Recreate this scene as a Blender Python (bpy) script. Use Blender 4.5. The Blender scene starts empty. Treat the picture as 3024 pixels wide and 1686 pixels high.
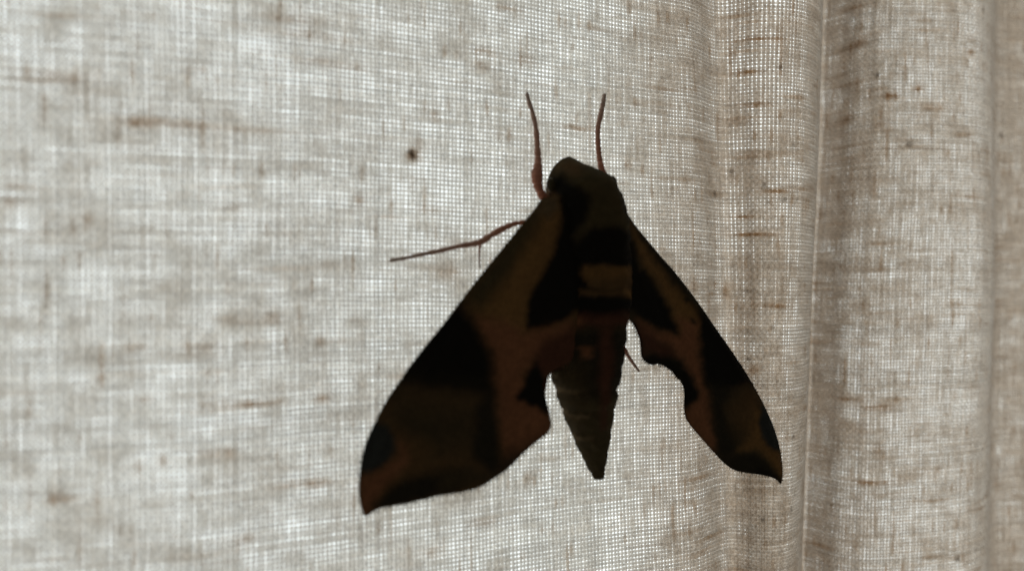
import bpy, math
import numpy as np
from mathutils import Vector
from mathutils.geometry import delaunay_2d_cdt

# ------------------------------------------------------------------ camera, world, light
sc = bpy.context.scene
F, CX, CY = 2600.0, 1512.0, 843.0          # focal length and centre of the photograph in its own pixels
MM = 0.001

cam_d = bpy.data.cameras.new("camera")
cam = bpy.data.objects.new("camera", cam_d)
sc.collection.objects.link(cam)
cam.location = (0, 0, 0)
cam.rotation_euler = (math.radians(90), 0, 0)          # looks along +Y
cam_d.sensor_width = 36.0
cam_d.lens = F / 3024.0 * 36.0
cam_d.clip_start, cam_d.clip_end = 0.002, 20.0
cam_d.dof.use_dof = True
cam_d.dof.focus_distance = 0.1190
cam_d.dof.aperture_fstop = 14.0
sc.camera = cam

world = bpy.data.worlds.new("World")
sc.world = world
world.use_nodes = True
bg = world.node_tree.nodes["Background"]
bg.inputs[0].default_value = (1.0, 0.90, 0.74, 1)      # dim room on the camera's side
bg.inputs[1].default_value = 0.085

# bright overcast daylight behind the curtain, seen through the gaps of the weave
SKY_LIGHT = 1.78
sky_me = bpy.data.meshes.new("sky")
sky_me.from_pydata([(-0.75, 0.50, -0.60), (0.33, 0.50, -0.60), (0.33, 0.50, 0.60), (-0.75, 0.50, 0.60)], [], [(0, 1, 2, 3)])
sky = bpy.data.objects.new("sky", sky_me)
sc.collection.objects.link(sky)
sky["kind"] = "structure"
m_sky = bpy.data.materials.new("sky"); m_sky.use_nodes = True
_nt = m_sky.node_tree; _nt.nodes.clear()
_o = _nt.nodes.new("ShaderNodeOutputMaterial"); _e = _nt.nodes.new("ShaderNodeEmission")
_e.inputs[0].default_value = (0.92, 0.995, 1.005, 1); _e.inputs[1].default_value = SKY_LIGHT
_nt.links.new(_e.outputs[0], _o.inputs["Surface"])
sky_me.materials.append(m_sky)

sc.view_settings.view_transform = 'Standard'
sc.view_settings.look = 'None'
sc.view_settings.exposure = 0.0
sc.view_settings.gamma = 1.0
sc.render.engine = 'CYCLES'
sc.cycles.max_bounces = 8
sc.cycles.diffuse_bounces = 6
sc.cycles.transmission_bounces = 6
sc.cycles.use_denoising = True
sc.cycles.use_adaptive_sampling = False
sc.cycles.filter_width = 1.5

rng = np.random.default_rng(11)

# ------------------------------------------------------------------ numeric helpers
def hash2(ix, iy, seed):
    h = (ix.astype(np.int64) * 374761393 + iy.astype(np.int64) * 668265263 + seed * 1442695041) & 0xFFFFFFFF
    h = ((h ^ (h >> 13)) * 1274126177) & 0xFFFFFFFF
    h = (h ^ (h >> 16)) & 0xFFFFFFFF
    return h.astype(np.float64) / 4294967295.0

def noise(x, y, seed=0):
    """smooth value noise in -1..1"""
    x, y = np.broadcast_arrays(np.asarray(x, float), np.asarray(y, float))
    ix, iy = np.floor(x), np.floor(y)
    fx, fy = x - ix, y - iy
    fx = fx * fx * (3 - 2 * fx); fy = fy * fy * (3 - 2 * fy)
    a = hash2(ix, iy, seed); b = hash2(ix + 1, iy, seed)
    c = hash2(ix, iy + 1, seed); d = hash2(ix + 1, iy + 1, seed)
    return ((a * (1 - fx) + b * fx) * (1 - fy) + (c * (1 - fx) + d * fx) * fy) * 2 - 1

def sstep(a, b, x):
    t = np.clip((x - a) / (b - a), 0, 1)
    return t * t * (3 - 2 * t)

def catmull(P, n=24):
    P = np.asarray(P, float)
    Q = np.vstack([2 * P[0] - P[1], P, 2 * P[-1] - P[-2]])
    out = []
    for i in range(1, len(Q) - 2):
        p0, p1, p2, p3 = Q[i - 1], Q[i], Q[i + 1], Q[i + 2]
        t = np.linspace(0, 1, n, endpoint=False)[:, None]
        out.append(0.5 * ((2 * p1) + (-p0 + p2) * t + (2 * p0 - 5 * p1 + 4 * p2 - p3) * t ** 2 + (-p0 + 3 * p1 - 3 * p2 + p3) * t ** 3))
    out.append(P[-1:])
    return np.vstack(out)

def poly_sd(px, py, poly):
    """signed distance to a polygon, positive inside"""
    poly = np.asarray(poly, float)
    inside = np.zeros(px.shape, bool)
    dmin = np.full(px.shape, 1e9)
    n = len(poly)
    for i in range(n):
        x0, y0 = poly[i]; x1, y1 = poly[(i + 1) % n]
        if y0 != y1:
            c = (y0 > py) != (y1 > py)
            xi = (x1 - x0) * (py - y0) / (y1 - y0) + x0
            inside ^= c & (px < xi)
        ex, ey = x1 - x0, y1 - y0
        L = max(ex * ex + ey * ey, 1e-9)
        t = np.clip(((px - x0) * ex + (py - y0) * ey) / L, 0, 1)
        dmin = np.minimum(dmin, np.hypot(px - x0 - t * ex, py - y0 - t * ey))
    return np.where(inside, dmin, -dmin)

def unproject(px, py, d):
    """pixel of the photograph + distance (mm) -> point in mm"""
    return np.stack([(px - CX) / F * d, d + 0 * px, (CY - py) / F * d], -1)

# ------------------------------------------------------------------ object helpers
def link(o, parent=None):
    sc.collection.objects.link(o)
    if parent is not None:
        o.parent = parent
    return o

def mesh_np(name, verts, quads, mat, parent=None, tint=None, smooth=True):
    """verts in mm (N,3), faces as an (M,k) array"""
    me = bpy.data.meshes.new(name)
    v = np.ascontiguousarray(verts * MM, np.float32)
    q = np.ascontiguousarray(quads, np.int32)
    me.vertices.add(len(v)); me.vertices.foreach_set("co", v.ravel())
    k = q.shape[1]
    me.loops.add(q.size); me.loops.foreach_set("vertex_index", q.ravel())
    me.polygons.add(len(q))
    me.polygons.foreach_set("loop_start", np.arange(0, q.size, k, dtype=np.int32))
    me.update(calc_edges=True)
    if smooth:
        me.polygons.foreach_set("use_smooth", np.ones(len(q), bool))
    if tint is not None:
        a = me.color_attributes.new("tint", 'FLOAT_COLOR', 'POINT')
        c = np.ones((len(v), 4), np.float32); c[:, :3] = tint
        a.data.foreach_set("color", c.ravel())
    me.materials.append(mat)
    me.validate()
    return link(bpy.data.objects.new(name, me), parent)

def new_mat(name):
    m = bpy.data.materials.new(name); m.use_nodes = True
    nt = m.node_tree; nt.nodes.clear()
    out = nt.nodes.new("ShaderNodeOutputMaterial")
    return m, nt, out

def yarn_material():
    m, nt, out = new_mat("linen_yarn")
    N, L = nt.nodes.new, nt.links.new
    at = N("ShaderNodeAttribute"); at.attribute_name = "tint"
    tc = N("ShaderNodeTexCoord")
    nz = N("ShaderNodeTexNoise"); nz.inputs["Scale"].default_value = 2600; nz.inputs["Detail"].default_value = 2
    L(tc.outputs["Object"], nz.inputs["Vector"])
    mr = N("ShaderNodeMapRange"); mr.inputs[1].default_value = 0.3; mr.inputs[2].default_value = 0.7
    mr.inputs[3].default_value = 0.86; mr.inputs[4].default_value = 1.08
    L(nz.outputs["Fac"], mr.inputs[0])
    vm = N("ShaderNodeVectorMath"); vm.operation = 'SCALE'
    L(at.outputs["Color"], vm.inputs[0]); L(mr.outputs[0], vm.inputs["Scale"])
    tr = N("ShaderNodeBsdfTranslucent"); df = N("ShaderNodeBsdfDiffuse")
    L(vm.outputs[0], tr.inputs["Color"]); L(vm.outputs[0], df.inputs["Color"])
    mx = N("ShaderNodeMixShader"); mx.inputs[0].default_value = 0.26
    L(tr.outputs[0], mx.inputs[1]); L(df.outputs[0], mx.inputs[2])
    L(mx.outputs[0], out.inputs["Surface"])
    return m

def scale_material(name, rough=0.75, bump=0.25, nscale=1800):
    """insect scales: colour from the tint attribute with fine grain"""
    m, nt, out = new_mat(name)
    N, L = nt.nodes.new, nt.links.new
    at = N("ShaderNodeAttribute"); at.attribute_name = "tint"
    tc = N("ShaderNodeTexCoord")
    nz = N("ShaderNodeTexNoise"); nz.inputs["Scale"].default_value = nscale; nz.inputs["Detail"].default_value = 3
    L(tc.outputs["Object"], nz.inputs["Vector"])
    mr = N("ShaderNodeMapRange"); mr.inputs[1].default_value = 0.3; mr.inputs[2].default_value = 0.7
    mr.inputs[3].default_value = 0.88; mr.inputs[4].default_value = 1.12
    L(nz.outputs["Fac"], mr.inputs[0])
    vm = N("ShaderNodeVectorMath"); vm.operation = 'SCALE'
    L(at.outputs["Color"], vm.inputs[0]); L(mr.outputs[0], vm.inputs["Scale"])
    bp = N("ShaderNodeBump"); bp.inputs["Strength"].default_value = bump; bp.inputs["Distance"].default_value = 0.0001
    L(nz.outputs["Fac"], bp.inputs["Height"])
    bs = N("ShaderNodeBsdfPrincipled")
    bs.inputs["Roughness"].default_value = rough
    bs.inputs["Specular IOR Level"].default_value = 0.12
    L(vm.outputs[0], bs.inputs["Base Color"]); L(bp.outputs[0], bs.inputs["Normal"])
    L(bs.outputs[0], out.inputs["Surface"])
    return m

M_YARN = yarn_material()
M_WING = scale_material("wing_scales")
M_BODY = scale_material("body_fur", 0.85, 0.5, 1200)
M_LEG = scale_material("leg_cuticle", 0.5, 0.2, 2500)
M_EYE = scale_material("eye_facets", 0.25, 0.1, 6000)

# ------------------------------------------------------------------ the curtain's surface
# plan of the cloth: (pixel column at mid height, distance in mm, sideways lean of the fold per pixel of height)
PLAN = np.array([
    (-620, 80.5, 0), (-150, 83, 0), (300, 87, 0), (700, 91.5, 0), (1050, 97.5, 0), (1400, 104.5, 0), (1750, 112, .004), (1960, 116.8, .010),
    (2040, 118.9, .015), (2080, 121.3, .020), (2112, 124.0, .022), (2145, 125.2, .022), (2185, 124.7, .015), (2240, 123.3, .0), (2300, 123.2, -.02),
    (2352, 124.6, -.032), (2382, 127.6, -.036), (2396, 131.5, -.036), (2397, 137, -.036), (2394, 142.5, -.037), (2394, 147.0, -.038), (2404, 148.4, -.039), (2424, 147.6, -.040),
    (2455, 145.9, -.042), (2480, 144.2, -.042), (2505, 142.7, -.042), (2540, 141.5, -.038), (2600, 140.4, -.03), (2760, 141.2, -.02), (2860, 143.2, -.013),
    (2903, 146.2, -.012), (2921, 151, -.012), (2925, 157, -.012), (2935, 161.5, -.012), (2970, 163.5, -.01), (3100, 164.5, 0), (3400, 166, 0), (3800, 170, 0)], float)
_xy = np.stack([(PLAN[:, 0] - CX) / F * PLAN[:, 1], PLAN[:, 1], PLAN[:, 2]], -1)
_D = catmull(_xy, 24)
_seg = np.hypot(np.diff(_D[:, 0]), np.diff(_D[:, 1]))
_S = np.concatenate([[0], np.cumsum(_seg)])
S_LEN = _S[-1]

def cloth(s, z):
    """arc length s and height z (mm) -> point on the cloth (mm)"""
    s, z = np.broadcast_arrays(s, z)
    X = np.interp(s, _S, _D[:, 0]); Y = np.interp(s, _S, _D[:, 1]); k = np.interp(s, _S, _D[:, 2])
    X = X - k * z
    w = 0.55 * noise(s / 17.0, z / 30.0, 3) + 0.28 * noise(s / 7.0, z / 14.0, 4)
    Y = Y + w
    Z = z + 0.30 * noise(s / 24.0, z / 40.0, 5) + 0.10 * noise(s / 6.0, z / 30.0, 6)
    X = X + 0.22 * noise(s / 30.0, z / 22.0, 7)
    return np.stack([X, Y, Z], -1)

def px_of(P):
    return CX + F * P[..., 0] / P[..., 1], CY - F * P[..., 2] / P[..., 1]

_front = np.maximum.accumulate(np.concatenate([CX + F * _D[:, 0] / _D[:, 1]]))
def photo_to_cloth(px, py):
    s = np.interp(px, _front + np.arange(len(_front)) * 1e-6, _S)
    d = np.interp(s, _S, _D[:, 1])
    return s, (CY - py) / F * d

def cloth_d(px):
    s = np.interp(px, _front + np.arange(len(_front)) * 1e-6, _S)
    return np.interp(s, _S, _D[:, 1])

# ------------------------------------------------------------------ weave
PITCH = 0.50
ZH = 66.0
NW = int(S_LEN / PITCH)                     # warp yarns (upright)
NF = int(2 * ZH / PITCH)                    # weft yarns (lying)

S_FAR = _S[np.argmin(np.abs(_D[:, 1] - 157) + 50 * (_D[:, 0] < 80))]  # last fold edge; the weave beyond is drawn closer to darken that panel
_CXM = np.maximum.accumulate(CX + F * _D[:, 0] / _D[:, 1]) + np.arange(len(_D)) * 1e-6
S_VAL = np.interp(2404, np.maximum.accumulate(CX + F * _D[:, 0] / _D[:, 1]) + np.arange(len(_D)) * 1e-6, _S)
def open_warp(s):
    """0..1: the weft beats up tighter than the warp towards the wide flat stretch"""
    return 1 - sstep(45, 95, s)

S_A = np.interp([1850, 2080, 2399], _CXM, _S)
def fold_shade(s):
    """0..1: darker, warmer light of the gathered stretch, put into weave and yarn tint"""
    return sstep(S_A[0] - 8, S_A[1], s) * (1 - 0.15 * sstep(S_A[2], S_A[2] + 14, s))

LIGHT_PATCHES = [(620, 60, 130, 60, .8), (760, 160, 70, 70, .9), (770, 285, 90, 45, .8), (60, 130, 60, 110, .8), (360, 140, 60, 70, .5), (850, 330, 50, 40, .5), (160, 400, 90, 60, .4),  # spots of thinner yarn standing in for bright, cloudy light
        (1500, 640, 70, 60, .5), (500, 1100, 90, 60, .5), (560, 1440, 120, 60, .4), (1100, 830, 90, 60, .35), (300, 560, 100, 60, .4), (1650, 500, 60, 50, .4), (1980, 1200, 80, 90, .3)]
def light_patches(s, z):
    """bright patches of light, made by thinning the yarns"""
    r = np.zeros(np.broadcast(s, z).shape)
    for x, y, w, h, a in LIGHT_PATCHES:
        d = np.interp(x, _CXM, np.interp(_S, _S, _D[:, 1])); s0 = np.interp(x, _CXM, _S); z0 = (CY - y) / F * d
        r += a * np.exp(-((s - s0) / (w / F * d)) ** 2 - ((z - z0) / (h / F * d)) ** 2)
    return r

def density(s, z):
    """patchy closeness of the weave, with fold shade and bright patches worked in"""
    a = noise(s / 2.8, z / 1.7, 21) * 0.30 + noise(s / 1.5, z / 2.8, 22) * 0.26
    b = noise(s / 8.0, z / 6.0, 23) * 0.35 + noise(s / 1.1, z / 1.0, 24) * 0.25
    c = noise(s / 2.4, z / 1.8, 25) * (0.35 + 0.25 * open_warp(s))
    return a + b + c + (0.42 - 0.3 * sstep(S_A[2], S_A[2] + 10, s)) * fold_shade(s) - light_patches(s, z) + 0.8 * sstep(S_FAR, S_FAR + 3, s) + 0.45 * sstep(S_VAL - 4, S_VAL, s) * (1 - sstep(S_VAL + 9, S_VAL + 14, s))  # closer weave puts shade into the fold, its valley and the far panel

# marks seen on the cloth: (px, py, half width px, half height px, strength)
STAINS = [
    (1222, 460, 18, 17, 1.6), (1240, 425, 14, 16, .35), (410, 358, 34, 13, 1.0), (500, 360, 95, 11, .7), (750, 385, 130, 8, .35), (170, 224, 70, 14, .55),
    (870, 62, 110, 12, .4), (900, 105, 120, 12, .4), (960, 190, 90, 12, .45), (650, 1188, 50, 9, .4), (765, 1188, 62, 9, 1.0), (952, 1177, 22, 12, .9),
    (160, 1470, 26, 12, .9), (196, 1466, 22, 8, .4), (480, 1356, 11, 17, .6), (640, 1330, 50, 9, .7), (680, 1336, 9, 14, .7), (905, 1420, 85, 9, .6),
    (932, 1430, 26, 10, .7), (396, 1019, 26, 14, .6), (600, 1022, 50, 16, .5), (430, 1177, 30, 9, .4), (291, 1115, 12, 16, .6), (720, 1590, 30, 15, .7),
    (810, 935, 22, 20, .6), (1062, 593, 14, 16, .7), (1285, 340, 12, 18, .6), (1705, 375, 50, 6, 1.0), (1855, 482, 9, 13, .8), (256, 640, 13, 20, .5),
    (30, 590, 30, 16, .5), (2606, 1202, 32, 9, .9), (2596, 1425, 40, 6, 1.1), (2518, 1176, 32, 6, .6), (2610, 1325, 12, 20, .4), (2612, 285, 20, 7, 1.0),
    (2697, 264, 14, 8, .8), (2745, 320, 34, 12, .5), (2855, 157, 16, 8, .9), (2500, 130, 26, 9, .6), (2480, 350, 24, 10, .7), (2580, 370, 18, 8, .5),
    (2290, 900, 40, 6, .7), (2240, 110, 50, 5, .9), (2215, 210, 24, 6, 1.0), (2230, 305, 34, 6, 1.0), (2290, 560, 32, 4, 1.2), (2225, 690, 46, 4, 1.0), (2200, 640, 26, 4, .9),
    (2225, 1090, 16, 10, .8), (1560, 180, 30, 14, .4), (1430, 160, 40, 12, .5), (1420, 200, 26, 14, .5), (1280, 620, 50, 10, .4), (1330, 800, 40, 26, .45),
    (950, 1010, 14, 16, .5), (1160, 1330, 30, 14, .4), (1280, 1625, 22, 14, .5), (1560, 1410, 14, 20, .45), (1430, 1540, 40, 12, .4), (2140, 860, 9, 14, .8),
    (2090, 900, 12, 26, .4), (690, 610, 26, 14, .4), (600, 205, 12, 12, .5), (560, 205, 20, 12, .3), (560, 20, 30, 10, .3), (1500, 30, 40, 7, .5)]
SPECKS = [(1222, 462, 11, 12), (1214, 452, 8, 8), (2115, 572, 5, 8), (2360, 1286, 6, 5), (2294, 193, 4, 6), (2334, 425, 4, 5), (2572, 223, 6, 6), (2670, 428, 9, 7), (2947, 397, 7, 6),
          (2893, 33, 6, 5), (2841, 1655, 8, 7), (2369, 1451, 5, 6), (2361, 1498, 7, 5), (2265, 1536, 4, 5), (2205, 979, 6, 4), (2207, 1058, 6, 3),
          (2282, 963, 3, 6), (2267, 597, 4, 5), (2309, 589, 6, 5), (2257, 545, 4, 9), (2165, 505, 6, 6), (1885, 585, 3, 6), (2205, 858, 4, 4), (2246, 1022, 5, 3)]

def marks(s, z):
    """0..1+ brown marks (stains, slub fluff) and dark specks"""
    st = np.zeros(np.broadcast(s, z).shape); sp = np.zeros_like(st)
    for i, (x, y, w, h, a) in enumerate(STAINS):
        s0, z0 = photo_to_cloth(x, y); d = cloth_d(x)
        ws, hs = max(w / F * d, .3), max(h / F * d, .22)
        r = ((s - s0) / ws) ** 2 + ((z - z0) / hs) ** 2
        st += 0.8 * a * np.exp(-r * 0.9) * (1 + 0.5 * noise(s / .7, z / .45, 40 + i))
    for x, y, w, h in SPECKS:
        s0, z0 = photo_to_cloth(x, y); d = cloth_d(x)
        r = ((s - s0) / max(w / F * d, .13)) ** 2 + ((z - z0) / max(h / F * d, .13)) ** 2
        sp += np.exp(-r)
    return st, np.clip(sp * .62, 0, 1)

CREAM = np.array([0.855, 0.815, 0.76])
BROWN = np.array([0.49, 0.345, 0.225])
DARK = np.array([0.08, 0.045, 0.02])

def tint_of(brown, speck, tone):
    b = np.clip(brown, 0, 1)[..., None]
    c = CREAM * (1 - b) + BROWN * b
    c = c * (1 + tone[..., None])
    k = np.clip(speck, 0, 1)[..., None]
    return np.clip(c * (1 - k) + DARK * k, 0.01, 0.93)

AMP, BULGE = 0.095, 0.075

def ribbons(name, P, Nrm, side, half, tint, parent):
    """P (threads, steps, 3) centre lines; a yarn is a rounded strip three vertices wide"""
    T, K, _ = P.shape
    V = np.empty((T, K, 3, 3)); 
    V[:, :, 0] = P - side * half[..., None] + Nrm * (-BULGE)
    V[:, :, 1] = P + Nrm * BULGE
    V[:, :, 2] = P + side * half[..., None] + Nrm * (-BULGE)
    idx = np.arange(T * K * 3).reshape(T, K, 3)
    a = idx[:, :-1, :-1]; b = idx[:, :-1, 1:]; c = idx[:, 1:, 1:]; d = idx[:, 1:, :-1]
    quads = np.stack([a, b, c, d], -1).reshape(-1, 4)
    tt = np.repeat(tint[:, :, None, :], 3, axis=2).reshape(-1, 3)
    o = mesh_np(name, V.reshape(-1, 3), quads, M_YARN, parent, tt)
    return o

def frame(s, z):
    e = 0.05
    ds = cloth(s + e, z) - cloth(s - e, z); dz = cloth(s, z + e) - cloth(s, z - e)
    ds /= np.linalg.norm(ds, axis=-1, keepdims=True); dz /= np.linalg.norm(dz, axis=-1, keepdims=True)
    n = np.cross(ds, dz); n /= np.linalg.norm(n, axis=-1, keepdims=True)     # towards the camera side
    return ds, dz, n

curtain = link(bpy.data.objects.new("curtain", None))
curtain.location = (0, 0, 0)
curtain["label"] = "cream backlit linen curtain hanging in soft upright folds behind the moth"
curtain["category"] = "curtain"

# warp yarns
wi = np.arange(NW); wj = np.arange(2 * NF + 1)
s_w = (wi + 0.5) * PITCH
s_w = s_w + (rng.random(NW) - .5) * 0.12 * PITCH
zz = -ZH + wj * PITCH * 0.5
S = s_w[:, None] + 0.10 * PITCH * noise(wi[:, None] * 9.7, zz[None] / 2.2, 60)
Z = np.broadcast_to(zz[None], S.shape)
ds, dz, n = frame(S, Z)
sign = np.where((wi[:, None] + wj[None] // 2) % 2 == 0, 1.0, -1.0) * (wj[None] % 2 == 1)      # crossings lie at odd steps
P = cloth(S, Z) + n * (AMP * sign)[..., None]
st, sp = marks(S, Z)
dens = density(S, Z)
rw = rng.normal(0, 1, NW)
slub_w = np.maximum(noise(wi[:, None] * 5.31, zz[None] / 3.0, 61) - 0.62, 0) / 0.38
half = 0.5 * PITCH * np.clip((0.84 - 0.18 * open_warp(S)) * (1 + 0.045 * rw[:, None] + 0.10 * noise(wi[:, None] * 3.3, zz[None] / 1.1, 62) + 0.10 * noise(wi[:, None] * 6.1, zz[None] / .4, 64) + 0.20 * dens + 0.25 * slub_w + 0.22 * st + .3 * sp), 0.36, 1.05)
tone = 0.03 * rng.normal(0, 1, NW)[:, None] + 0.04 * noise(wi[:, None] * 7.9, zz[None] / 2.5, 63)
tint = tint_of(0.55 * slub_w + 0.85 * st + 0.10 * np.clip(dens, 0, 1) + 0.34 * fold_shade(S), sp, tone - 0.05 - 0.07 * open_warp(S))  # shade of the fold mixed in as browner yarn
warp = ribbons("warp_yarn", P, n, ds, half, tint, curtain)
warp["kind"] = "stuff"

# weft yarns
fj = np.arange(NF); fi = np.arange(2 * NW + 1)
z_f = -ZH + (fj + 0.5) * PITCH
z_f = z_f + (rng.random(NF) - .5) * 0.07 * PITCH
ss = fi * PITCH * 0.5
Z = z_f[:, None] + 0.07 * PITCH * noise(ss[None] / 2.0, fj[:, None] * 9.1, 70)
S = np.broadcast_to(ss[None], Z.shape)
ds, dz, n = frame(S, Z)
sign = -np.where((fj[:, None] + fi[None] // 2) % 2 == 0, 1.0, -1.0) * (fi[None] % 2 == 1)
P = cloth(S, Z) + n * (AMP * sign)[..., None]
st, sp = marks(S, Z)
dens = density(S, Z)
slub = np.zeros(Z.shape); slubc = np.zeros(Z.shape)
for j in range(NF):
    for _ in range(rng.poisson(S_LEN / 28.0)):
        c = rng.random() * S_LEN; L = rng.uniform(0.8, 4.5); a = rng.uniform(0.2, 1.0) ** 2
        g = np.exp(-(((ss - c) / L) ** 2) * 1.4)
        slub[j] += a * g
        slubc[j] += a * rng.uniform(0.2, 1.1) * g
rf = rng.normal(0, 1, NF)
half = 0.5 * PITCH * np.clip((0.80 + 0.09 * open_warp(S)) * (1 + 0.035 * rf[:, None] + 0.08 * noise(ss[None] / 1.6, fj[:, None] * 4.7, 72) + 0.09 * noise(ss[None] / .4, fj[:, None] * 6.3, 74) + 0.20 * dens + (0.20 + 0.12 * fold_shade(S)) * slub + 0.22 * st + .3 * sp), 0.38, 1.15)
tone = 0.04 * rng.normal(0, 1, NF)[:, None] + 0.05 * noise(ss[None] / 3.0, fj[:, None] * 3.9, 73)
tint = tint_of((0.28 + 0.20 * fold_shade(S)) * slubc + 0.85 * st + 0.10 * np.clip(dens, 0, 1) + 0.32 * fold_shade(S), sp, tone)
weft = ribbons("weft_yarn", P, n, dz, half, tint, curtain)
weft["kind"] = "stuff"

# ------------------------------------------------------------------ the moth
moth = link(bpy.data.objects.new("hawk_moth", None))
moth["label"] = "dark olive and brown hawk moth clinging to the cream curtain, wings spread"
moth["category"] = "moth"

def base_d(px):
    """smooth distance of the cloth the moth rests on"""
    return np.interp(px, [1050, 1400, 1750, 1960, 2310], [97.3, 104.3, 111.8, 116.6, 122.4])

C_BLACK = (.010, .009, .007); C_OLIVE = (.072, .056, .027); C_OLDK = (.028, .024, .015); C_TAN = (.225, .125, .045)
C_PINK = (.255, .112, .055); C_RED = (.10, .042, .026); C_BLUE = (.038, .043, .042); C_PALE = (.14, .10, .055)
C_BROWN = (.125, .074, .032); C_MID = (.062, .046, .024)

def paint(px, py, base, layers):
    c = np.empty(px.shape + (3,)); c[:] = base
    jx = px + 5 * noise(px / 26, py / 26, 90) + 3 * noise(px / 9, py / 9, 91)
    jy = py + 5 * noise(px / 26, py / 26, 92) + 3 * noise(px / 9, py / 9, 93)
    for col, soft, poly in layers:
        soft = soft * 1.7
        a = sstep(-soft, soft, poly_sd(jx, jy, poly))[..., None]
        c = c * (1 - a) + np.array(col) * a
    c *= (1 + 0.09 * noise(px / 20, py / 20, 94) + 0.05 * noise(px / 5, py / 5, 95))[..., None]
    return np.clip(c, .003, 1)

def wing(name, outline, stand, base, layers, step=6.0, thick=0.16, veins=(), fringe=1.0):
    out = catmull(np.array(outline + [outline[0]], float), 6)[:-1]
    x0, y0 = out.min(0); x1, y1 = out.max(0)
    gx, gy = np.meshgrid(np.arange(x0, x1, step), np.arange(y0, y1, step))
    gx = gx + (np.arange(gx.shape[0])[:, None] % 2) * step * .5
    sd = poly_sd(gx, gy, out)
    pts = np.stack([gx[sd > step * .6], gy[sd > step * .6]], -1)
    co = [Vector((float(a), float(-b))) for a, b in out] + [Vector((float(a), float(-b))) for a, b in pts]
    nb = len(out)
    vs, es, fs, *_ = delaunay_2d_cdt(co, [(i, (i + 1) % nb) for i in range(nb)], [], 1, 1e-4)
    vx = np.array([v.x for v in vs]); vy = -np.array([v.y for v in vs])
    tris = np.array([f for f in fs if len(f) == 3], int)
    h = stand(vx, vy)
    sdv = np.clip(poly_sd(vx, vy, out), 0, None)
    for poly, amp, wd in veins:
        poly = np.array(poly, float); dm = np.full(vx.shape, 1e9)
        for (ax, ay), (bx, by) in zip(poly[:-1], poly[1:]):
            ex, ey = bx - ax, by - ay
            t = np.clip(((vx - ax) * ex + (vy - ay) * ey) / (ex * ex + ey * ey), 0, 1)
            dm = np.minimum(dm, np.hypot(vx - ax - t * ex, vy - ay - t * ey))
        h = h + amp * np.exp(-(dm / wd) ** 2)
    h = h + 0.10 * noise(vx / 60, vy / 60, 97)
    d = base_d(vx)
    th = thick * (0.25 + 0.75 * sstep(0, 10, sdv))
    top = unproject(vx, vy, d - h - th * .5); bot = unproject(vx, vy, d - h + th * .5)
    n = len(vx)
    # boundary rim
    from collections import Counter
    ed = Counter()
    for a, b, c in tris:
        for e in ((a, b), (b, c), (c, a)):
            ed[e] += 1
    rim = [(a, b) for (a, b) in ed if (b, a) not in ed]
    faces = [tris, tris[:, ::-1] + n]
    faces.append(np.array([(b, a, a + n) for a, b in rim])); faces.append(np.array([(b, a + n, b + n) for a, b in rim]))
    col = paint(vx, vy, base, layers)
    w = mesh_np(name, np.vstack([top, bot]), np.vstack(faces), M_WING, moth, np.vstack([col, col]))
    # fringe of hair scales standing out from the margin
    r = np.random.default_rng(nb)
    nx = np.roll(out, -1, 0) - out
    sl = np.hypot(nx[:, 0], nx[:, 1])
    cnt = np.maximum((sl / 2.2).astype(int), 1)
    k = np.repeat(np.arange(nb), cnt); t = r.random(len(k))
    b = out[k] + nx[k] * t[:, None]
    tg = nx[k] / (sl[k, None] + 1e-9); nm = np.stack([tg[:, 1], -tg[:, 0]], -1)
    test = poly_sd(b[:, 0] + nm[:, 0] * 3, b[:, 1] + nm[:, 1] * 3, out) > 0
    nm[test] *= -1
    dirn = nm + np.array([0, .35]) + r.normal(0, .3, nm.shape)
    ln = r.uniform(3, 11, len(k)) * fringe
    tip = b + dirn * ln[:, None]; root = b - nm * 4
    hh = stand(b[:, 0], b[:, 1]) + r.normal(0, .04, len(k)); dd = base_d(b[:, 0]) - hh
    q = np.stack([unproject(root[:, 0] - tg[:, 0] * 1.3, root[:, 1] - tg[:, 1] * 1.3, dd), unproject(root[:, 0] + tg[:, 0] * 1.3, root[:, 1] + tg[:, 1] * 1.3, dd),
                  unproject(tip[:, 0], tip[:, 1], dd)], 1).reshape(-1, 3)
    fc = np.repeat(paint(b[:, 0], b[:, 1], base, layers), 3, 0)
    fo = mesh_np("fringe", q, np.arange(len(q)).reshape(-1, 3), M_WING, w, fc)
    fo["kind"] = "stuff"
    return w

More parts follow.
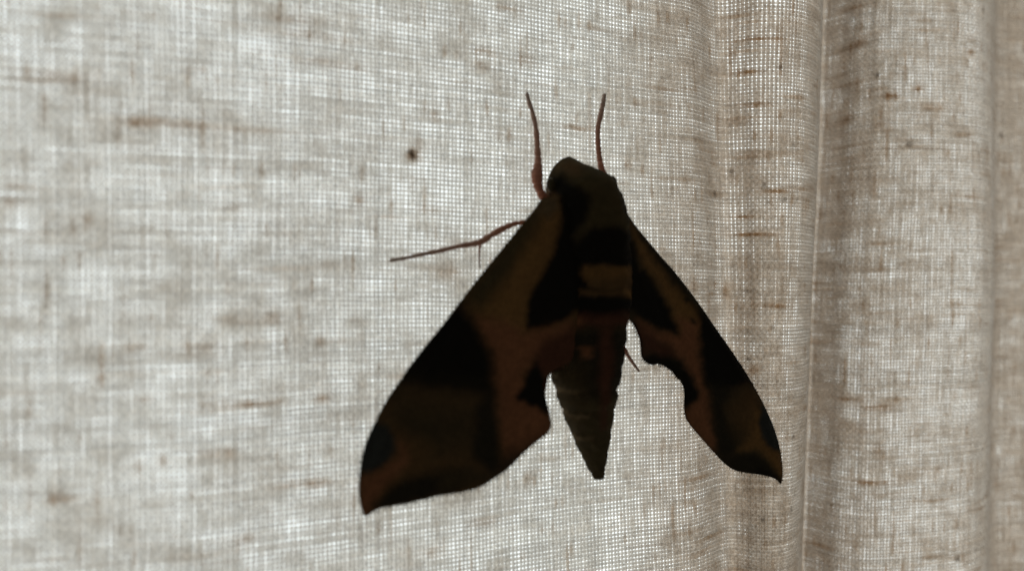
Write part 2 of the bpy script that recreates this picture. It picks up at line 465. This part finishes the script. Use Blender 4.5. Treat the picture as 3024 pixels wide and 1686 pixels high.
# --- left forewing (pixels of the photograph)
LW = [(1600, 587), (1577, 621), (1551, 652), (1500, 715), (1434, 796), (1368, 880), (1312, 955), (1270, 1006), (1224, 1064), (1178, 1130), (1141, 1185),
      (1104, 1257), (1077, 1321), (1065, 1386), (1061, 1441), (1065, 1482), (1078, 1521), (1098, 1511), (1123, 1499), (1178, 1489), (1247, 1474), (1293, 1462),
      (1362, 1451), (1417, 1436), (1454, 1413), (1500, 1381), (1545, 1336), (1582, 1304), (1616, 1277), (1627, 1252), (1620, 1215), (1610, 1174), (1603, 1138),
      (1609, 1116), (1640, 1090), (1690, 1064), (1712, 1030), (1712, 960), (1712, 860), (1712, 740), (1700, 640), (1650, 580)]
def lw_layers():
    f = lambda pts: [(1040 + x / 2.176, 880 + y / 2.176) for x, y in pts]
    g = lambda pts: [(1000 + x / 1.795, 200 + y / 1.795) for x, y in pts]
    return [
        (C_TAN, 34, g([(1090, 720), (1180, 700), (1175, 900), (1110, 1060), (1030, 1200), (1010, 1420), (860, 1420), (700, 1220), (900, 1000)])),
        (C_OLIVE, 20, g([(1085, 690), (985, 800), (860, 950), (650, 1230), (760, 1260), (860, 1160), (980, 960), (1060, 820)])),
        (C_PALE, 10, g([(1085, 690), (1160, 680), (1170, 740), (1110, 800), (1060, 760)])),
        (C_BLACK, 8, g([(1165, 640), (1185, 760), (1165, 900), (1100, 1060), (1020, 1190), (1005, 1240), (1000, 1395), (1120, 1370), (1250, 1300), (1400, 1200), (1400, 640)])),
        (C_PINK, 14, f([(790, 120), (830, 220), (890, 330), (910, 500), (920, 700), (945, 930), (960, 1090), (1120, 1000), (1290, 850), (1270, 720), (1120, 620), (1090, 500), (1160, 400), (1400, 250), (1400, 150), (1110, 225), (1000, 150)])),
        (C_RED, 16, f([(1200, 300), (1420, 170), (1480, 300), (1440, 420), (1250, 520), (1140, 470)])),
        (C_OLDK, 26, f([(1110, 960), (960, 1010), (900, 1160), (1010, 1110), (1120, 1010), (1230, 900)])),
        (C_BLACK, 7, f([(1235, 500), (1180, 420), (1130, 460), (1100, 520), (1100, 570), (1045, 630), (1060, 665), (1110, 672), (1190, 715), (1262, 752), (1290, 640), (1250, 560)])),
        (C_BLACK, 18, f([(700, 20), (770, 130), (830, 240), (890, 330), (908, 450), (912, 600), (880, 640), (700, 610), (480, 600), (330, 560), (250, 640), (100, 600), (400, 200)])),
        (C_MID, 60, f([(330, 590), (500, 640), (700, 640), (860, 680), (850, 950), (700, 1000), (480, 1080), (300, 950), (170, 760)])),
        (C_OLDK, 12, f([(880, 600), (912, 600), (925, 800), (945, 950), (955, 1090), (900, 1120), (760, 1020), (790, 850), (800, 700)])),
        (C_BROWN, 22, f([(170, 770), (300, 860), (400, 900), (520, 960), (480, 1040), (600, 1050), (480, 1110), (330, 1150), (200, 1240), (130, 1350), (80, 1420), (20, 1300), (30, 1130), (200, 1080), (270, 960), (230, 830)])),
        (C_PINK, 16, f([(60, 1150), (200, 1110), (300, 1020), (300, 920), (340, 950), (350, 1060), (230, 1180), (150, 1290), (85, 1400), (40, 1320)])),
        (C_BLUE, 8, f([(100, 780), (165, 790), (230, 825), (270, 900), (272, 980), (220, 1060), (130, 1110), (30, 1120), (20, 900)])),
        (C_OLDK, 12, f([(150, 1330), (250, 1215), (400, 1140), (600, 1110), (760, 1105), (700, 1240), (450, 1300), (200, 1350)])),
        (C_MID, 18, f([(560, 1130), (760, 1100), (890, 1130), (880, 1180), (700, 1230), (560, 1240)])),
    ]
def stand_left(x, y):
    q = np.clip((1690 - x) / 620.0, 0, 1)
    return 1.6 + 5.4 * (1 - q) ** 1.15 + 0.5 * np.sin(np.pi * q)
wing("forewing", LW, stand_left, C_BROWN, lw_layers(), veins=[
    ([(1620, 610), (1480, 800), (1300, 1040), (1150, 1260), (1085, 1420)], .22, 12), ([(1610, 660), (1420, 960), (1260, 1260), (1180, 1480)], .10, 9),
    ([(1600, 720), (1480, 1040), (1380, 1300), (1330, 1450)], .10, 9), ([(1630, 800), (1540, 1060), (1500, 1250), (1490, 1380)], .08, 9)])

# --- right forewing
RW = [(1853, 632), (1872, 660), (1891, 685), (1947, 752), (1992, 803), (2040, 864), (2076, 914), (2112, 967), (2157, 1031), (2202, 1099), (2239, 1163), (2262, 1208),
      (2285, 1262), (2300, 1311), (2309, 1361), (2311, 1400), (2306, 1427), (2292, 1415), (2270, 1406), (2239, 1400), (2202, 1395), (2166, 1386), (2135, 1363),
      (2103, 1329), (2071, 1293), (2040, 1257), (2024, 1230), (2020, 1198), (2021, 1162), (2015, 1135), (1999, 1108), (1976, 1090), (1949, 1074), (1926, 1077),
      (1900, 1062), (1895, 1040), (1894, 1004), (1884, 976), (1875, 957), (1862, 948), (1845, 930), (1838, 860), (1830, 760), (1830, 660)]
def rw_layers():
    f = lambda pts: [(1750 + x / 2.2077, 800 + y / 2.2077) for x, y in pts]
    return [
        (C_OLDK, 12, [(1853, 620), (2010, 800), (2090, 940), (2060, 930), (1990, 840), (1900, 730)]),
        (C_TAN, 12, [(1858, 660), (1880, 690), (1935, 775), (1985, 840), (2030, 890), (2066, 935), (2066, 985), (2000, 985), (1985, 930), (1950, 850), (1915, 790), (1880, 730)]),
        (C_PINK, 12, f([(300, 320), (420, 395), (560, 420), (560, 300), (695, 330), (705, 560), (730, 720), (770, 850), (790, 1000), (810, 1150), (780, 1180), (600, 1000), (600, 900), (670, 850), (690, 790), (640, 680), (590, 590), (480, 480), (330, 440)])),
        (C_RED, 14, f([(290, 330), (400, 420), (500, 500), (560, 570), (440, 560), (320, 520), (300, 420)])),
        (C_BLACK, 8, f([(-60, -200), (250, -200), (300, 0), (350, 0), (400, 100), (460, 180), (500, 260), (530, 330), (558, 410), (500, 395), (400, 370), (320, 300), (260, 260), (100, 250)])),
        (C_BLACK, 9, f([(330, 560), (430, 545), (560, 590), (625, 640), (650, 710), (690, 790), (680, 830), (612, 895), (560, 860), (560, 700), (420, 640), (320, 620)])),
        (C_BLACK, 10, f([(700, 210), (705, 420), (715, 600), (740, 730), (800, 800), (900, 760), (1000, 740), (1100, 700), (900, 400)])),
        (C_OLDK, 14, f([(740, 730), (770, 850), (790, 1000), (815, 1180), (860, 1230), (930, 1180), (960, 1080), (880, 980), (880, 850), (900, 770)])),
        (C_BROWN, 24, f([(1000, 760), (1110, 820), (1110, 880), (1080, 960), (1100, 1080), (1000, 1120), (930, 1020), (900, 900)])),
        (C_TAN, 12, f([(1060, 900), (1090, 960), (1100, 1060), (1140, 1140), (1240, 1190), (1260, 1400), (1215, 1345), (1150, 1230), (1060, 1160), (950, 1170), (1040, 1080)])),
        (C_BLUE, 6, f([(1110, 870), (1085, 980), (1100, 1060), (1130, 1125), (1180, 1165), (1260, 1180), (1250, 1000)])),
        (C_OLDK, 9, f([(860, 1230), (950, 1195), (1050, 1190), (1140, 1240), (1210, 1345), (1100, 1345), (900, 1310)])),
        (C_BLACK, 10, f([(1000, 1330), (1100, 1290), (1200, 1340), (1230, 1390), (1100, 1345)])),
        (C_OLDK, 5, f([(640, 300), (670, 320), (672, 350), (645, 345)])), (C_OLDK, 5, f([(590, 185), (630, 170), (640, 200), (600, 210)])),
    ]
def stand_right(x, y):
    q = np.clip((x - 1850) / 460.0, 0, 1)
    return 1.5 + 5.3 * (1 - q) ** 1.15 + 0.5 * np.sin(np.pi * q)
wing("forewing", RW, stand_right, C_MID, rw_layers(), step=5.0, fringe=0.55, veins=[
    ([(1860, 650), (1990, 815), (2150, 1040), (2260, 1230), (2300, 1370)], .20, 9), ([(1880, 720), (2000, 950), (2130, 1200), (2220, 1390)], .10, 8),
    ([(1880, 800), (1980, 1010), (2060, 1180), (2110, 1330)], .08, 8)])

# --- hindwings, mostly under the forewings
LH = [(1700, 930), (1640, 960), (1560, 1010), (1500, 1080), (1500, 1150), (1550, 1190), (1600, 1180), (1612, 1140), (1622, 1106), (1660, 1086), (1712, 1058), (1735, 1020), (1735, 960)]
wing("hindwing", LH, lambda x, y: 5.2 - 3.0 * np.clip((1700 - x) / 300, 0, 1), C_RED, [(C_BLACK, 14, [(1480, 1100), (1640, 1110), (1700, 1070), (1620, 1060), (1540, 1060)])], thick=.10)
RH = [(1850, 920), (1866, 950), (1880, 976), (1890, 1006), (1893, 1040), (1899, 1058), (1930, 1070), (1975, 1086), (2005, 1120), (2030, 1110), (2010, 1040), (1960, 970), (1900, 920)]
wing("hindwing", RH, lambda x, y: 5.0 - 2.0 * np.clip((x - 1850) / 200, 0, 1), C_RED, [(C_OLDK, 12, [(1890, 1040), (2040, 1040), (2040, 1140), (1880, 1100)])], thick=.10)

# --- body: one continuous loft from head to tail
BL = [(464, 1680), (470, 1662), (480, 1648), (492, 1637), (510, 1626), (530, 1618), (555, 1613), (580, 1612), (620, 1622), (700, 1642), (800, 1656), (900, 1662), (960, 1652),
      (1030, 1636), (1080, 1627), (1111, 1626), (1176, 1647), (1252, 1675), (1312, 1702), (1366, 1729), (1400, 1748), (1412, 1758)]
BR = [(464, 1682), (469, 1697), (484, 1722), (497, 1758), (509, 1783), (521, 1804), (538, 1820), (561, 1829), (580, 1838), (600, 1847), (628, 1853), (700, 1860), (800, 1867),
      (900, 1863), (954, 1854), (1017, 1850), (1071, 1843), (1126, 1831), (1198, 1818), (1280, 1804), (1352, 1793), (1408, 1782), (1412, 1778)]
BL, BR = np.array(BL, float), np.array(BR, float)
ys = np.concatenate([464 + 30 * np.linspace(0, 1, 12) ** 1.6, np.arange(500, 1410, 6.0), [1409, 1412]])
xl = np.interp(ys, BL[:, 0], BL[:, 1]); xr = np.interp(ys, BR[:, 0], BR[:, 1])
cx, hw = (xl + xr) / 2, (xr - xl) / 2
# abdomen segments: slight ridges
seg = np.where(ys > 960, np.abs(np.sin((ys - 960) / 62 * np.pi)), 1.0)
hwz = hw * (0.93 + 0.07 * seg ** .5)
cd = base_d(cx)
R = hw * cd / F
stand_c = np.interp(ys, [464, 560, 700, 950, 1150, 1412], [3.6, 5.0, 5.8, 5.4, 4.6, 1.9])
depth = np.minimum(R * np.interp(ys, [464, 600, 950, 1412], [.8, .82, .78, .8]), stand_c - .35) * (hwz / hw)
SEG = 48
th = np.linspace(0, 2 * np.pi, SEG, endpoint=False)
dc = cd - stand_c
ring_px = cx[:, None] + hwz[:, None] * np.cos(th)[None]
ring_d = dc[:, None] - depth[:, None] * np.sin(th)[None]
ring_py = np.broadcast_to(ys[:, None], ring_px.shape)
fz = 0.10 * noise(ring_px / 16, ring_py / 16, 101) + 0.07 * noise(ring_px / 6, ring_py / 6, 102)
X = (ring_px - CX) / F * dc[:, None]; Zb = (CY - ring_py) / F * dc[:, None]
X = X + fz * np.cos(th)[None]; Yb = ring_d - fz * np.sin(th)[None]
V = np.stack([X, Yb, Zb], -1).reshape(-1, 3)
nr = len(ys)
idx = np.arange(nr * SEG).reshape(nr, SEG)
a = idx[:-1]; b = np.roll(idx, -1, 1)[:-1]; c = np.roll(idx, -1, 1)[1:]; d = idx[1:]
tri = np.vstack([np.stack([a, d, c], -1).reshape(-1, 3), np.stack([a, c, b], -1).reshape(-1, 3)])
tips = np.array([V[:SEG].mean(0), V[-SEG:].mean(0)])
nV = len(V)
cap = [(nV, i, (i + 1) % SEG) for i in range(SEG)] + [(nV + 1, (nr - 1) * SEG + (i + 1) % SEG, (nr - 1) * SEG + i) for i in range(SEG)]
V = np.vstack([V, tips]); tri = np.vstack([tri, np.array(cap)])
bx = np.concatenate([ring_px.ravel(), [1681, 1768]]); by = np.concatenate([ring_py.ravel(), [464, 1412]])
h3 = lambda pts: [(1500 + x / 3.88, 430 + y / 3.88) for x, y in pts]
h5 = lambda pts: [(1500 + x / 3.59, 700 + y / 3.59) for x, y in pts]
body_layers = [
    (C_BROWN, 16, h3([(560, 260), (700, 180), (850, 250), (800, 360), (640, 340)])),
    (C_BROWN, 10, h3([(440, 480), (520, 470), (600, 620), (590, 1000), (430, 1000), (400, 640)])),
    (C_BLACK, 9, h3([(470, 380), (600, 370), (720, 470), (920, 620), (930, 700), (850, 900), (740, 1080), (800, 1500), (300, 1500), (590, 1000), (600, 640), (500, 560)])),
    (C_OLDK, 8, h3([(1270, 480), (1330, 600), (1370, 760), (1380, 900), (1330, 800), (1290, 640)])),
    (C_BLACK, 9, h3([(880, 1000), (1000, 960), (1250, 960), (1420, 1000), (1440, 1420), (700, 1420), (760, 1120)])),
    (C_BLACK, 6, h5([(400, 200), (1400, 200), (1400, 900), (500, 900)])),
    ((.17, .095, .035), 6, h5([(760, 310), (1290, 325), (1295, 450), (1280, 490), (850, 500), (760, 400)])),
    (C_BROWN, 7, h5([(860, 440), (1300, 440), (1310, 560), (1000, 560), (840, 530)])),
    (C_BROWN, 6, h5([(720, 560), (960, 570), (1180, 560), (1320, 560), (1320, 630), (1230, 640), (1080, 608), (900, 625), (730, 625)])),
    (C_TAN, 6, h5([(1200, 550), (1320, 560), (1320, 640), (1240, 630)])),
    (C_RED, 12, h5([(640, 830), (800, 800), (1300, 810), (1380, 860), (1380, 930), (1200, 930), (800, 940), (680, 960)])),
    (C_PINK, 8, h5([(650, 860), (720, 850), (760, 910), (730, 960), (670, 940)])),
    (C_OLDK, 12, h5([(560, 960), (1400, 960), (1400, 1700), (560, 1700)])),
    (C_PINK, 8, h5([(740, 1150), (840, 1150), (840, 1250), (770, 1270)])),
    ((.052, .037, .017), 22, [(1600, 1090), (1700, 1060), (1725, 1080), (1735, 1200), (1748, 1330), (1765, 1420), (1740, 1420)]),
    (C_RED, 10, [(1762, 960), (1800, 960), (1800, 1120), (1782, 1260), (1770, 1260), (1765, 1100)]),
    (C_PALE, 5, [(1628, 1122), (1650, 1140), (1700, 1146), (1705, 1154), (1650, 1152), (1626, 1136)]),
    (C_PALE, 5, [(1655, 1205), (1680, 1216), (1735, 1220), (1735, 1228), (1680, 1226), (1655, 1214)]),
    (C_PALE, 4, [(1680, 1278), (1700, 1284), (1745, 1286), (1745, 1292), (1700, 1292)]),
]
body_tint = paint(bx, by, C_OLIVE, body_layers)
body = mesh_np("body", V, tri, M_BODY, moth, body_tint)

# --- fine fur standing off the body
def fur(name, count, seed):
    r = np.random.default_rng(seed)
    t = r.integers(0, len(tri), count)
    w = r.dirichlet((1, 1, 1), count)
    A, B, C_ = V[tri[t, 0]], V[tri[t, 1]], V[tri[t, 2]]
    p = A * w[:, :1] + B * w[:, 1:2] + C_ * w[:, 2:]
    nn = np.cross(B - A, C_ - A); nn /= np.linalg.norm(nn, axis=1, keepdims=True) + 1e-9
    col = body_tint[tri[t, 0]]
    keep = (nn[:, 1] < 0.35)
    p, nn, col = p[keep], nn[keep], col[keep]
    m = len(p)
    dirn = nn * .55 + np.array([0, 0, -0.75]) + r.normal(0, .28, (m, 3))
    dirn /= np.linalg.norm(dirn, axis=1, keepdims=True)
    L = r.uniform(.3, 1.0, m)[:, None] * np.interp(p[:, 2], [-24, -14], [.35, 1])[:, None]
    side = np.cross(dirn, np.array([0, 1, 0.0])); side /= np.linalg.norm(side, axis=1, keepdims=True) + 1e-9
    wd = r.uniform(.01, .022, m)[:, None]
    base = p - nn * .05
    v = np.stack([base - side * wd, base + side * wd, base + dirn * L * .55 + side * wd * .7, base + dirn * L * .55 - side * wd * .7,
                  base + dirn * L + np.array([0, 0, -.06])], 1)
    k = np.arange(m) * 5
    f = np.vstack([np.stack([k, k + 1, k + 2], 1), np.stack([k, k + 2, k + 3], 1), np.stack([k + 3, k + 2, k + 4], 1)])
    o = mesh_np(name, v.reshape(-1, 3), f, M_BODY, body, np.repeat(col, 5, 0))
    o["kind"] = "stuff"
    return o
fur("fur", 12000, 5)

# --- eyes, legs
def blob(name, px, py, hgt, rx, ry, rz, col, mat, parent):
    c = unproject(np.array(px), np.array(py), base_d(px) - hgt)
    u = np.linspace(0, np.pi, 13)[:, None]; w = np.linspace(0, 2 * np.pi, 20, endpoint=False)[None]
    v = np.stack([rx * np.sin(u) * np.cos(w), ry * np.sin(u) * np.sin(w), rz * np.cos(u) + 0 * w], -1).reshape(-1, 3) + c
    i = np.arange(13 * 20).reshape(13, 20)
    q = np.stack([i[:-1], i[1:], np.roll(i, -1, 1)[1:], np.roll(i, -1, 1)[:-1]], -1).reshape(-1, 4)
    return mesh_np(name, v, q, mat, parent, np.tile(np.array(col), (len(v), 1)))
blob("eye", 1627, 545, 5.2, .55, .7, .8, (.05, .042, .022), M_EYE, body)
blob("eye", 1806, 541, 5.2, .70, .8, .9, (.05, .042, .022), M_EYE, body)

def limb(name, pts, parent, col0=(.55, .23, .15), col1=(.62, .50, .44), ring=10, n=10):
    """pts: (px, py, height above the cloth mm, half width px)"""
    A = catmull(np.array(pts, float), n)
    P = unproject(A[:, 0], A[:, 1], cloth_d(A[:, 0]) - A[:, 2])
    r = 1.18 * A[:, 3] / F * (cloth_d(A[:, 0]) - A[:, 2])
    m = len(P)
    lenf = np.linspace(0, 1, m)
    r = r * (1 + 0.18 * noise(lenf * 60, 0 * lenf + len(pts), 110))
    T = np.gradient(P, axis=0); T /= np.linalg.norm(T, axis=1, keepdims=True)
    up = np.array([0, 1.0, 0]); s1 = np.cross(T, up); s1 /= np.linalg.norm(s1, axis=1, keepdims=True); s2 = np.cross(T, s1)
    t = np.linspace(0, 2 * np.pi, ring, endpoint=False)
    v = P[:, None] + r[:, None, None] * (np.cos(t)[None, :, None] * s1[:, None] + np.sin(t)[None, :, None] * s2[:, None])
    i = np.arange(m * ring).reshape(m, ring)
    q = np.stack([i[:-1], i[1:], np.roll(i, -1, 1)[1:], np.roll(i, -1, 1)[:-1]], -1).reshape(-1, 4)
    cap0 = np.array([(0, k + 1, k + 2, k + 2) for k in range(0)], int)
    tip = P[-1:] + T[-1:] * r[-1] * .8
    vv = np.vstack([v.reshape(-1, 3), np.repeat(tip, 1, 0)])
    e = (m - 1) * ring
    tris = np.vstack([q[:, [0, 1, 2]], q[:, [0, 2, 3]], np.array([(e + k, len(vv) - 1, e + (k + 1) % ring) for k in range(ring)])])
    f = np.repeat(lenf, ring)[:, None]; f = np.vstack([f, [[1.0]]])
    col = np.array(col0) * (1 - f ** 2) + np.array(col1) * f ** 2
    return mesh_np(name, vv, tris, M_LEG, parent, col)

fl = limb("foreleg", [(1640, 610, 4.4, 12), (1606, 582, 4.4, 11), (1595, 565, 4.2, 10), (1588, 543, 3.9, 12.5), (1586, 518, 3.6, 14), (1588, 494, 3.3, 11.5), (1589, 470, 2.9, 8.5),
                 (1587, 435, 2.3, 6.8), (1585, 401, 1.8, 6.2), (1580, 365, 1.3, 6.2), (1571, 328, .8, 5.6), (1561, 299, .5, 5.2), (1556, 276, .28, 5)], moth)
limb("spur", [(1582, 512, 3.6, 8), (1575, 510, 3.5, 5.5), (1568, 506, 3.3, 2)], fl)
limb("foreleg", [(1800, 545, 4.4, 10), (1780, 508, 4.2, 9.0), (1772, 477, 3.4, 7.4), (1768, 445, 2.8, 6.4), (1765, 401, 2.1, 6.0), (1767, 372, 1.6, 6.2), (1774, 340, 1.1, 6.4),
                 (1780, 311, .7, 5.8), (1785, 280, .28, 5)], moth)
ml = limb("midleg", [(1590, 668, 4.6, 7), (1550, 658, 4.3, 6), (1533, 659, 4.0, 5.5), (1517, 662, 3.7, 6), (1488, 674, 3.3, 7.5), (1450, 695, 2.8, 8), (1415, 716, 2.2, 7.4),
                   (1352, 728, 1.6, 6), (1294, 742, 1.1, 5.6), (1248, 751, .7, 5.4), (1193, 763, .4, 5), (1152, 769, .25, 4.6)], moth)
limb("spur", [(1420, 714, 2.2, 4), (1416, 740, 2.0, 2.6), (1416, 765, 1.9, 2.4), (1418, 795, 1.8, 1.6)], ml)
limb("hindleg", [(1820, 1000, 2.8, 8), (1842, 1030, 2.4, 7), (1852, 1046, 2.0, 4.5), (1868, 1070, 1.4, 4), (1887, 1096, .5, 2.5)], moth)
